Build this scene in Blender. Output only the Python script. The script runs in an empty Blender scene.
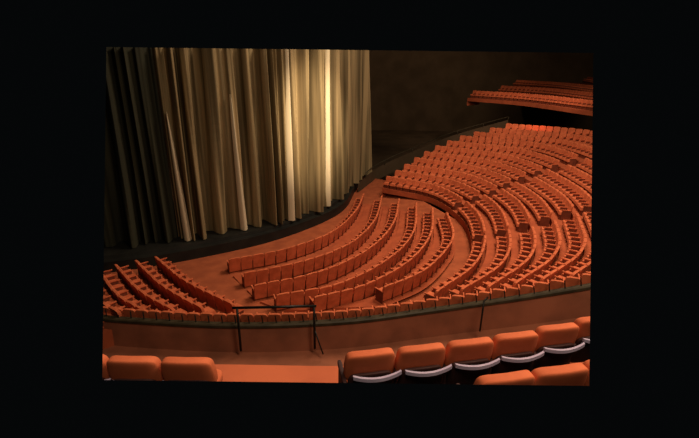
import bpy, bmesh, math, random
from mathutils import Vector, Matrix
random.seed(4)
S=bpy.context.scene
S.view_settings.view_transform='Standard'
F=422.0; P=math.radians(20); CZ=13.0; RS=0.0122
def U(u,v,D):
    # survey helper: world position of a point measured on the photograph, D metres below eye level
    du=u-349.5; dv=v-219
    a=(du+dv*RS)/F; b=-(dv-du*RS)/F
    y=math.cos(P)+b*math.sin(P); z=-math.sin(P)+b*math.cos(P)
    t=D/(-z)
    return Vector((a*t,y*t,CZ-D))
# ---------------- materials
def mat(name,c1,c2,scale=3,rough=.85,bump=.0,metal=0,detail=4,spec=.2,stretch=None):
    m=bpy.data.materials.new(name); m.use_nodes=True
    n=m.node_tree; b=n.nodes['Principled BSDF']
    tc=n.nodes.new('ShaderNodeTexCoord'); no=n.nodes.new('ShaderNodeTexNoise')
    no.inputs['Scale'].default_value=scale; no.inputs['Detail'].default_value=detail
    src=tc.outputs['Object']
    if stretch:
        mp=n.nodes.new('ShaderNodeMapping'); mp.inputs['Scale'].default_value=stretch
        n.links.new(src,mp.inputs['Vector']); src=mp.outputs['Vector']
    n.links.new(src,no.inputs['Vector'])
    r=n.nodes.new('ShaderNodeValToRGB')
    r.color_ramp.elements[0].position=.35; r.color_ramp.elements[1].position=.65
    r.color_ramp.elements[0].color=(*c1,1); r.color_ramp.elements[1].color=(*c2,1)
    n.links.new(no.outputs['Fac'],r.inputs['Fac']); n.links.new(r.outputs['Color'],b.inputs['Base Color'])
    b.inputs['Roughness'].default_value=rough; b.inputs['Metallic'].default_value=metal
    b.inputs['Specular IOR Level'].default_value=spec
    if bump:
        bp=n.nodes.new('ShaderNodeBump'); bp.inputs['Strength'].default_value=bump
        n2=n.nodes.new('ShaderNodeTexNoise'); n2.inputs['Scale'].default_value=scale*12
        n.links.new(tc.outputs['Object'],n2.inputs['Vector'])
        n.links.new(n2.outputs['Fac'],bp.inputs['Height']); n.links.new(bp.outputs['Normal'],b.inputs['Normal'])
    return m
M_UP=mat('orange_upholstery',(.50,.108,.042),(.66,.158,.064),2.5,.8,.15)
M_DK=mat('seat_frame_brown',(.14,.034,.017),(.20,.048,.023),3,.6)
M_BF=mat('seat_frame_dark',(.03,.012,.012),(.05,.02,.018),3,.6)
M_CA=mat('orange_carpet',(.34,.072,.029),(.44,.098,.038),1.2,.95,.2)
M_CB=mat('balcony_carpet',(.46,.108,.048),(.56,.135,.058),1.2,.95,.2)
M_RI=mat('carpet_aisle_brown',(.32,.076,.031),(.42,.104,.041),1.2,.95,.2)
M_PA=mat('parapet_fabric',(.22,.074,.040),(.32,.106,.056),.8,.9,.1)
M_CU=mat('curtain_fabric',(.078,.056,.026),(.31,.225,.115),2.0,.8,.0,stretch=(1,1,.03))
M_CD=mat('shaded_curtain_fabric',(.016,.017,.011),(.034,.033,.019),1.2,.85,.0,stretch=(1,1,.05))  # darker curtain cloth: dimness of the left end is put into the colour
M_HL=mat('curtain_fold_highlight',(.46,.37,.24),(.56,.46,.31),1.6,.8,.0,stretch=(1,1,.05))  # pale colour stands in for bright highlights on the folds
M_ST=mat('black_stage',(.010,.010,.009),(.018,.017,.014),1,.5)
M_WA=mat('dark_wall',(.060,.040,.024),(.085,.056,.034),.3,.95,spec=.05)
M_RL=mat('dark_rail',(.030,.024,.014),(.055,.042,.024),2,.5)
M_BK=mat('black_metal',(.008,.007,.006),(.014,.012,.01),4,.4)
M_MT=mat('pale_metal_trim',(.52,.43,.60),(.62,.53,.70),5,.4,0,.1,4,.5)
# ---------------- modelled hall is cut by planes through the camera, leaving a black border
CAM=Vector((0,0,CZ))
R0=Matrix.Rotation(math.radians(90)-P,3,'X')
PL=[R0@Vector((-1,0,.581)),R0@Vector((1,0,.573)),R0@Vector((0,1,.4005)),R0@Vector((0,-1,.3886))]
def trim(bm,mw=None):
    inv=(mw or Matrix.Identity(4)).inverted()
    co=inv@CAM; r=inv.to_3x3()
    for n in PL:
        g=bm.verts[:]+bm.edges[:]+bm.faces[:]
        bmesh.ops.bisect_plane(bm,geom=g,plane_co=co,plane_no=(r@n).normalized(),clear_outer=True)
def make(name,verts,faces,mats,mi=None,smooth=False,parent=None,mw=None,cut=True):
    me=bpy.data.meshes.new(name); me.from_pydata([tuple(v) for v in verts],[],faces)
    for m in mats: me.materials.append(m)
    if mi:
        me.polygons.foreach_set('material_index',mi)
    bm=bmesh.new(); bm.from_mesh(me)
    bmesh.ops.recalc_face_normals(bm,faces=bm.faces[:])
    if cut: trim(bm,mw)
    for f in bm.faces: f.smooth=smooth
    empty=len(bm.faces)==0
    bm.to_mesh(me); bm.free()
    if empty: return None
    ob=bpy.data.objects.new(name,me); S.collection.objects.link(ob)
    if parent: ob.parent=parent
    return ob
# ---------------- curves
def cr(pts,n):
    p=[Vector(q) for q in pts]; p=[2*p[0]-p[1]]+p+[2*p[-1]-p[-2]]
    out=[]
    for i in range(1,len(p)-2):
        for k in range(24):
            t=k/24; a,b,c,d=p[i-1:i+3]
            out.append(.5*((2*b)+(c-a)*t+(2*a-5*b+4*c-d)*t*t+(3*b-a-3*c+d)*t**3))
    out.append(p[-2])
    L=[0]
    for i in range(1,len(out)): L.append(L[-1]+(out[i]-out[i-1]).length)
    res=[];j=0
    for k in range(n):
        s=L[-1]*k/(n-1)
        while j<len(L)-2 and L[j+1]<s: j+=1
        f=(s-L[j])/max(1e-6,L[j+1]-L[j]); res.append(out[j].lerp(out[j+1],f))
    return res
def clen(pts): return sum((pts[i]-pts[i-1]).length for i in range(1,len(pts)))
# ---------------- mid-distance seat template
def seat_tpl():
    V=[];Fc=[];Mi=[]
    def add(v,f,m):
        o=len(V); V.extend(v); 
        for q in f: Fc.append([o+i for i in q]); Mi.append(m)
    ol=[(-.325,.10),(-.33,1.0),(-.305,1.08),(-.18,1.115),(.18,1.115),(.305,1.08),(.33,1.0),(.325,.10)]
    n=len(ol); vs=[]
    for yo,sc in ((0,.96),(-.05,1.0),(-.15,.985)):
        for x,z in ol:
            zz=.10+(z-.10)*sc; vs.append((x*sc,yo-.20*(zz-.10),zz))
    fs=[list(range(n)),[2*n+i for i in range(n)][::-1]]
    for r in range(2):
        for i in range(n):
            j=(i+1)%n; fs.append([r*n+i,r*n+j,(r+1)*n+j,(r+1)*n+i])
    add(vs,fs,0)
    def box(x0,x1,y0,y1,z0,z1,m,tp=0):
        add([(x0,y0,z0),(x1,y0,z0),(x1,y1,z0),(x0,y1,z0),(x0+tp,y0,z1),(x1-tp,y0,z1),(x1-tp,y1-tp,z1),(x0+tp,y1-tp,z1)],
            [[0,1,2,3],[4,5,6,7],[0,1,5,4],[1,2,6,5],[2,3,7,6],[3,0,4,7]],m)
    box(-.29,.29,-.02,.50,.36,.54,0,.04)
    box(-.355,-.325,-.24,.34,0,.70,1)
    box(-.365,-.30,-.22,.42,.70,.75,0)
    box(-.26,.26,.0,.42,.02,.36,1)
    return V,Fc,Mi
TPL=seat_tpl()
def seats(curves,name,pitch=.74,aisles=()):
    V=[];Fc=[];Mi=[]
    for c in curves:
        L=clen(c); n=max(2,int(L/pitch)+1); q=cr(c,n)
        for i in range(n-1):
            fr=(i+.5)/(n-1)
            if any(abs(fr-a)<w for a,w in aisles): continue
            m=(q[i]+q[i+1])/2; t=(q[i+1]-q[i]); w=t.length; t.z=0; t.normalize(); f=Vector((-t.y,t.x,0))
            o=len(V); sx=w/.695; rz=random.uniform(.985,1.015)
            for x,y,z in TPL[0]:
                V.append(m+t*(x*sx)+f*(y)+Vector((0,0,z*rz)))
            for fc in TPL[1]: Fc.append([o+k for k in fc])
            Mi.extend(TPL[2])
    return make(name,V,Fc,[M_UP,M_DK],Mi)
N=64
def sheet(V,Fc,a,b):
    o=len(V); n=len(a)
    V.extend(a); V.extend(b)
    for i in range(n-1): Fc.append([o+i,o+i+1,o+n+i+1,o+n+i])
def row(pix,D):
    return [Vector((p.x,p.y,CZ-D)) for p in (U(u,v,D-.7) for u,v in pix)]
def terraces(rows,name,front=.9,back=.8):
    C=[cr(r,N) for r in rows]; V=[];Fc=[]
    def off(c,d):
        out=[]
        for i,p in enumerate(c):
            t=c[min(i+1,N-1)]-c[max(i-1,0)]; t.z=0; t.normalize()
            out.append(p+Vector((-t.y,t.x,0))*d)
        return out
    K=len(C); edge=[off(C[0],front)]
    for k in range(K-1): edge.append([p.lerp(q,.3) for p,q in zip(C[k],C[k+1])])
    edge.append(off(C[-1],-back))
    zz=lambda c,z:[Vector((p.x,p.y,z)) for p in c]
    for k in range(K):
        z=C[k][0].z; zp=C[k-1][0].z if k else z-.5
        sheet(V,Fc,zz(edge[k],zp),zz(edge[k],z))
        sheet(V,Fc,zz(edge[k],z),zz(edge[k+1],z))
    for e in (0,-1):
        for k in range(K):
            o=len(V);a=edge[k][e];b=edge[k+1][e];z=C[k][0].z
            V+= [Vector((a.x,a.y,z)),Vector((b.x,b.y,z)),Vector((b.x,b.y,z-1.2)),Vector((a.x,a.y,z-1.2))]
            Fc.append([o,o+1,o+2,o+3])
    make(name,V,Fc,[M_CA]); return C
# block in front of stage
B=[[(228,263),(285,252),(328,236),(352,215),(361,197)],
   [(243,277),(300,265),(345,248),(371,224),(379,199)],
   [(253,289),(318,275),(366,252),(390,226),(396,202)],
   [(275,299),(340,286),(388,260),(410,234),(413,206)],
   [(312,301),(365,287),(408,262),(427,236),(429,211)],
   [(380,291),(418,275),(440,255),(449,238),(443,216)]]
BD=[12.75,12.6,12.45,12.3,12.15,12.0]
CB=terraces([row(p,d) for p,d in zip(B,BD)],'floor_terrace_center',.7,.5)
seats(CB,'stalls_seating_block')
# left block
A=[[(160,260),(190,284),(238,308)],[(141,264),(168,289),(208,312)],[(121,268),(146,294),(180,314)],
   [(104,272),(124,298),(152,315)],[(86,276),(104,302),(126,316)],[(66,280),(84,304),(102,317)]]
AD=[12.5,12.3,12.1,11.9,11.7,11.5]
CA=terraces([row(p,d) for p,d in zip(A,AD)],'floor_terrace_left',.7,.5)
seats(CA,'stalls_seating_block')
# outer block
Cc=[[(385,180),(435,190),(468,210),(480,236),(471,266),(431,296)],
    [(394,174),(450,184),(490,206),(504,236),(498,265),(456,294)],
    [(403,168),(465,178),(511,202),(528,235),(523,262),(482,291)],
    [(413,161),(480,172),(532,199),(552,234),(547,260),(508,288)],
    [(423,155),(495,166),(553,195),(576,232),(573,257),(535,284)],
    [(434,149),(510,160),(572,190),(600,228),(599,254),(564,280)],
    [(446,144),(525,154),(592,184),(624,224),(628,250),(596,276)],
    [(459,139),(542,148),(612,178),(650,218),(656,246),(628,272)],
    [(473,135),(558,143),(632,170),(676,210),(684,241),(658,268)],
    [(489,131),(576,139),(655,165),(705,203),(714,236),(690,264)],
    [(505,127),(594,135),(678,160),(735,196),(746,230),(722,260)],
    ]
CR=[row(p[::-1],11.6-.42*j) for j,p in enumerate(Cc)]
CC=terraces(CR,'floor_terrace_right',.5,.6)
seats(CC,'stalls_seating_block',aisles=((.34,.017),(.62,.017)))
# bowl carpet floor
lip=[(20,282),(130,270),(205,257),(270,242),(320,224),(345,209),(355,192),(366,177)]
outr=[(20,322),(130,331),(240,334),(345,330),(425,308),(470,268),(480,236),(385,180)]
V=[];Fc=[]
a=cr([U(u,v,13.0) for u,v in lip],90); b=cr([U(u,v,12.15) for u,v in outr],90)
for k in range(8):
    f0,f1=k/8,(k+1)/8
    sheet(V,Fc,[p.lerp(q,f0) for p,q in zip(a,b)],[p.lerp(q,f1) for p,q in zip(a,b)])
make('floor_bowl',V,Fc,[M_RI])
make('floor',[(-70,2,-.35),(70,2,-.35),(70,110,-.35),(-70,110,-.35)],[[0,1,2,3]],[M_WA])
# stage: stepped black lip
st=cr([U(u,v,13.0) for u,v in lip],90); top=[p+Vector((0,0,.75)) for p in st]
def offs(c,d,z):
    out=[]
    for i,p in enumerate(c):
        t=c[min(i+1,len(c)-1)]-c[max(i-1,0)]; t.z=0; t.normalize(); out.append(Vector((p.x-t.y*d,p.y+t.x*d,z)))
    return out
i1=offs(st,.5,.75); i2=offs(st,.55,1.0)
cen=Vector((-40,70,1.0))
V=[];Fc=[]; sheet(V,Fc,st,top); sheet(V,Fc,top,i1); sheet(V,Fc,i1,i2); sheet(V,Fc,i2,[p.lerp(cen,.22) for p in i2])
make('stage_platform',V,Fc,[M_ST])
# curtain
cb=[(60,254),(107,246),(150,241),(192,237),(240,228),(290,218),(325,204),(345,188),(363,174)]
NC=1500; c=cr([U(u,v,11.95) for u,v in cb],NC); L=clen(c)
phs=[];amp=[];ph=0
for i in range(NC):
    s=i/NC*L
    per=1.12+.4*math.sin(s*.7)+.35*math.sin(s*1.9+1)
    ph+=L/NC*2*math.pi/per; phs.append(ph); amp.append(.46+.18*math.sin(s*1.3+2)+.12*math.sin(s*3.1))
NZ=28
def fold(i,h):
    w=math.sin(phs[i]+.6*math.sin(h*3+phs[i]*.13)); w=math.copysign(abs(w)**.6,w)
    return amp[i]*(1.25-.45*h)*w+.22*math.sin(phs[i]*.37+h*2)+.07*math.sin(phs[i]*2.7+h)
def nrm(i):
    t=c[min(i+1,NC-1)]-c[max(i-1,0)]; t.z=0; t.normalize(); return Vector((t.y,-t.x,0)),t
rows=[]
for zi in range(NZ+1):
    h=zi/NZ; z=1.05+16*h
    rows.append([Vector((p.x,p.y,z))+nrm(i)[0]*fold(i,h) for i,p in enumerate(c)])
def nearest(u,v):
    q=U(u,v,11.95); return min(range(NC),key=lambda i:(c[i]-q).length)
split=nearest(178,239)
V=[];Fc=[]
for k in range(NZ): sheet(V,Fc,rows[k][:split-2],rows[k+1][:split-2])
make('curtain_shaded_end',V,Fc,[M_CD],smooth=True)  # left end of the same drape, its shade carried by darker cloth
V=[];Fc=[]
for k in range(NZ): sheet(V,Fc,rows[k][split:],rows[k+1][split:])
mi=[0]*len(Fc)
for (u,v,w,hh,lean) in ((188,238,.24,9,-.25),(243,228,.26,10,-.2),(288,218,.30,17,.05),(324,205,.26,14,.1)):  # tapered pale ribbons painted as fold highlights
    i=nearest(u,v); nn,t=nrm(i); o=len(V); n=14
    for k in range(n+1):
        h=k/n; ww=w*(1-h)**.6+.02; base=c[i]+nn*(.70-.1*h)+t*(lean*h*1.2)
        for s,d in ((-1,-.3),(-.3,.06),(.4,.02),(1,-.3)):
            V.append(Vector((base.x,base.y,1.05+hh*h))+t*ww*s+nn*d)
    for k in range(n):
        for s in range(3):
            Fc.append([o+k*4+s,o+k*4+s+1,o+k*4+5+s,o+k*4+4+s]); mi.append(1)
make('stage_curtain',V,Fc,[M_CU,M_HL],mi,smooth=True)
# back walls
w=[Vector((-60,55,-1)),Vector((-30,85,-1)),Vector((0,94,-1)),Vector((35,90,-1)),Vector((75,66,-1))]
w=cr(w,40); V=[];Fc=[]; sheet(V,Fc,w,[p+Vector((0,0,30)) for p in w]); make('wall_back',V,Fc,[M_WA])
sw=cr([U(358,186,12.2),U(378,170,11.6),U(410,155,10.4),U(455,137,9),U(508,122,7.4)],40)
V=[];Fc=[]
sheet(V,Fc,[p-Vector((0,0,1.2)) for p in sw],[p+Vector((0,0,.3)) for p in sw])
make('wall_side',V,Fc,[M_WA])
# parapet
pp=[((60,313),11.0),((130,320),11.0),((240,325),11.0),((345,321),10.9),((425,311),10.5),((475,304),9.95),((530,296),9.2),((590,286),8.3),((650,275),7.4)]
pc=cr([U(u,v,d) for (u,v),d in pp],80)
def prof_sweep(name,path,prof,m):
    V=[];n=len(prof);Fc=[]
    for i,p in enumerate(path):
        t=path[min(i+1,len(path)-1)]-path[max(i-1,0)]; t.z=0; t.normalize(); nr=Vector((t.y,-t.x,0))
        for a,b in prof: V.append(p+nr*a+Vector((0,0,b)))
    for i in range(len(path)-1):
        for k in range(n):
            j=(k+1)%n; Fc.append([i*n+k,i*n+j,(i+1)*n+j,(i+1)*n+k])
    Fc.append(list(range(n)));Fc.append([(len(path)-1)*n+k for k in range(n)])
    return make(name,V,Fc,[m])
prof_sweep('parapet',pc,[(-.12,-3),(-.12,-.06),(.12,-.06),(.16,-1.35),(.16,-3)],M_PA)
prof_sweep('trim_parapet_cap',pc,[(-.16,-.08),(-.16,.05),(-.10,.09),(.11,.09),(.16,.04),(.16,-.08)],M_RL)
lr=[]
for i,p in enumerate(pc):
    t=pc[min(i+1,79)]-pc[max(i-1,0)]; t.z=0; t.normalize()
    lr.append(p+Vector((-t.y,t.x,0))*.58-Vector((0,0,.72)))
seats([lr],'stalls_seating_block',pitch=.6)
V=[];Fc=[];fl=[];f2=[]
for i,p in enumerate(pc):
    fl.append(Vector((p.x,p.y,p.z-1.35))); f2.append(Vector((p.x*.8,p.y-8,p.z-1.6)))
sheet(V,Fc,fl,f2); make('floor_cross_aisle',V,Fc,[M_PA])
def tube(V,Fc,pts,r,n=8):
    o=len(V)
    for i,p in enumerate(pts):
        t=(pts[min(i+1,len(pts)-1)]-pts[max(i-1,0)]).normalized()
        a=t.cross(Vector((0,0,1))); 
        if a.length<.1: a=t.cross(Vector((1,0,0)))
        a.normalize(); b=t.cross(a)
        for k in range(n): V.append(p+a*r*math.cos(2*math.pi*k/n)+b*r*math.sin(2*math.pi*k/n))
    for i in range(len(pts)-1):
        for k in range(n):
            j=(k+1)%n; Fc.append([o+i*n+k,o+i*n+j,o+(i+1)*n+j,o+(i+1)*n+k])
    Fc.append([o+k for k in range(n)]);Fc.append([o+(len(pts)-1)*n+k for k in range(n)])
# closely spaced short posts standing on the parapet cap, with a thin guard rail
V=[];Fc=[]
pq=cr(pc,int(clen(pc)/.6)+1)
for i,p in enumerate(pq):
    t=pq[min(i+1,len(pq)-1)]-pq[max(i-1,0)]; t.z=0; t.normalize()
    tube(V,Fc,[p+Vector((0,0,.08)),p-t*.06+Vector((-t.y*.10,t.x*.10,.40))],.028,6)
make('parapet_railing_posts',V,Fc,[M_BK])
V=[];Fc=[]
p1=U(237,308,9.85);p2=U(314,306,9.8)
tube(V,Fc,[p1-Vector((0,0,2.2)),p1],.055);tube(V,Fc,[p2-Vector((0,0,2.2)),p2],.055)
tube(V,Fc,[p1-Vector((.2,0,0)),p2+Vector((.1,0,0))],.06)
p3=p2+Vector((.4,-.4,-2.2)); tube(V,Fc,[p2-Vector((0,0,1.2)),p3],.03)
make('aisle_handrail',V,Fc,[M_BK],smooth=True)
V=[];Fc=[]
p1=U(484,301,9.3)
tube(V,Fc,[p1-Vector((0,0,1.5)),p1],.04); tube(V,Fc,[p1,p1+Vector((.25,.3,0))],.04)
make('handrail_post',V,Fc,[M_BK],smooth=True)
V=[];Fc=[]
rl=[p+Vector((0,0,.75)) for p in sw[3:]]
tube(V,Fc,rl,.05)
for i in range(0,37,6): tube(V,Fc,[rl[i]-Vector((0,0,.6)),rl[i]],.04)
make('side_railing',V,Fc,[M_RL],smooth=True)
# far balcony
bal=[[(472,93),(530,97),(610,106)],[(500,88),(550,91),(610,98)],[(515,82),(560,85),(610,91)],[(535,76),(575,78),(612,83)],[(560,70),(590,72),(615,75)]]
BDp=[4.6,4.0,3.35,2.65,2.0]
br=[row(p[::-1],d) for p,d in zip(bal,BDp)]
CBal=terraces(br,'floor_far_balcony',1.0,1.5)
seats(CBal,'balcony_seating_block')
# ---------------- foreground balcony
def pillow(sx,sy,sz,e=.35,nu=32,nv=18,fn=None):
    V=[];Fc=[]
    pw=lambda c,e:math.copysign(abs(c)**e,c)
    for j in range(nv+1):
        ph=-math.pi/2+math.pi*j/nv
        for i in range(nu):
            th=2*math.pi*i/nu
            v=Vector((sx*pw(math.cos(ph),e)*pw(math.cos(th),e),sy*pw(math.cos(ph),e)*pw(math.sin(th),e),sz*pw(math.sin(ph),e)))
            V.append(fn(v) if fn else v)
    for j in range(nv):
        for i in range(nu):
            k=(i+1)%nu; Fc.append([j*nu+i,j*nu+k,(j+1)*nu+k,(j+1)*nu+i])
    return V,Fc
def fseat(x,y,ztop,ang):
    e=bpy.data.objects.new('theatre_seat',None); S.collection.objects.link(e)
    mw=Matrix.Translation((x,y,ztop-1.0))@Matrix.Rotation(ang,4,'Z'); e.matrix_world=mw
    def part(nm,vf,m,off=(0,0,0)):
        V=[Vector(v)+Vector(off) for v in vf[0]]
        make(nm,V,vf[1],[m],smooth=True,parent=e,mw=mw)
    bend=lambda v:Vector((v.x*(1-.10*max(0,v.z)/.2*.6),v.y+.45*v.x*v.x-.18*v.z,v.z-.2*v.x*v.x))
    part('back_cushion',pillow(.31,.07,.21,.30,fn=bend),M_UP,(0,0,.80))
    part('back_panel',pillow(.285,.03,.24,.3,fn=bend),M_BF,(0,-.03,.50))
    part('seat_cushion',pillow(.27,.24,.08,.45),M_UP,(0,.24,.42))
    V=[];Fc=[];pts=[]
    for i in range(17):
        q=-1+2*i/16; pts.append(Vector((.07+.295*q,-.12+.16*q*q*.3,.682+.030*q*q)))
    for p in pts:
        for a,b in ((0,-.026),(0,.026),(-.03,.024),(-.03,-.024)): V.append(p+Vector((0,a,b)))
    for i in range(16):
        for k in range(4):
            j=(k+1)%4; Fc.append([i*4+k,i*4+j,i*4+4+j,i*4+4+k])
    Fc+= [[0,1,2,3],[64,65,66,67]]
    make('metal_trim',V,Fc,[M_MT],parent=e,mw=mw)
    part('armrest',pillow(.03,.22,.03,.5),M_BF,(-.32,.14,.62))
    part('side_panel',pillow(.02,.18,.30,.3),M_BF,(-.32,.14,.30))
zt=CZ-3.17
for x,y in ((.27,4.16),(.90,4.27),(1.53,4.40),(2.15,4.55),(2.77,4.74),(3.39,4.95)): fseat(x,y,zt,math.radians(11))
for x,y in ((-3.13,4.06),(-2.50,4.03),(-1.87,4.02)): fseat(x,y,zt-.03,0)
for x,y in ((1.55,3.34),(2.14,3.46),(2.73,3.6)): fseat(x,y,CZ-2.8,math.radians(11))
be=cr([Vector((-8,5.15,CZ-4.2)),Vector((-2,5.15,CZ-4.2)),Vector((.5,5.2,CZ-4.2)),Vector((3,5.75,CZ-4.2)),Vector((7,7.2,CZ-4.2))],40)
V=[];Fc=[]
sheet(V,Fc,be,[p-Vector((0,3.0,0)) for p in be]); sheet(V,Fc,be,[p-Vector((0,0,.6)) for p in be])
make('floor_balcony',V,Fc,[M_CB])
# ---------------- lights
def area(name,loc,tgt,size,e,col):
    l=bpy.data.lights.new(name,'AREA'); l.shape='DISK'; l.size=size; l.energy=e; l.color=col
    o=bpy.data.objects.new(name,l); S.collection.objects.link(o); o.location=loc
    o.rotation_euler=(Vector(tgt)-Vector(loc)).to_track_quat('-Z','Y').to_euler()
def spot(name,loc,tgt,ang,e,col,blend=.8,rad=.3):
    l=bpy.data.lights.new(name,'SPOT'); l.spot_size=math.radians(ang); l.spot_blend=blend; l.energy=e; l.color=col; l.shadow_soft_size=rad
    o=bpy.data.objects.new(name,l); S.collection.objects.link(o); o.location=loc
    o.rotation_euler=(Vector(tgt)-Vector(loc)).to_track_quat('-Z','Y').to_euler()
area('ceiling_house_light',(11,28,28),(10,27,0),14,7000,(1,.79,.57))
area('rear_house_light',(8,4,24),(12,26,3),8,3200,(1,.77,.54))
spot('stage_spotlight',(9,18,17),(-3.9,36.3,7.5),30,46000,(1,.80,.54),1.0)
spot('stage_spotlight',(12,22,19),(-3.8,37,12),20,14000,(1,.80,.54),1.0)
area('balcony_house_light',(0,0,19),(0,7,9),3,350,(1,.8,.58))
spot('rear_balcony_light',(22,42,24),(22,56,9),50,14000,(1,.7,.5))
spot('red_glow_light',(19,44,14),(23,52,6),30,2500,(1,.08,.03))  # unseen red spot added for the glow on the rear rows
spot('wall_fill_light',(10,60,26),(14,92,10),80,9000,(1,.75,.5),1.0)  # unseen fill lamp added to lift the back wall out of black
W=bpy.data.worlds.new('dark_hall'); S.world=W; W.use_nodes=True
W.node_tree.nodes['Background'].inputs[0].default_value=(.8,1,1.1,1)
W.node_tree.nodes['Background'].inputs[1].default_value=.0020
# ---------------- camera
cd=bpy.data.cameras.new('camera'); cam=bpy.data.objects.new('camera',cd); S.collection.objects.link(cam)
cd.sensor_width=36; cd.lens=36*F/699
cam.matrix_world=Matrix.Translation(CAM)@(R0@Matrix.Rotation(math.radians(.7),3,'Z')).to_4x4()
cd.clip_end=500
S.camera=cam
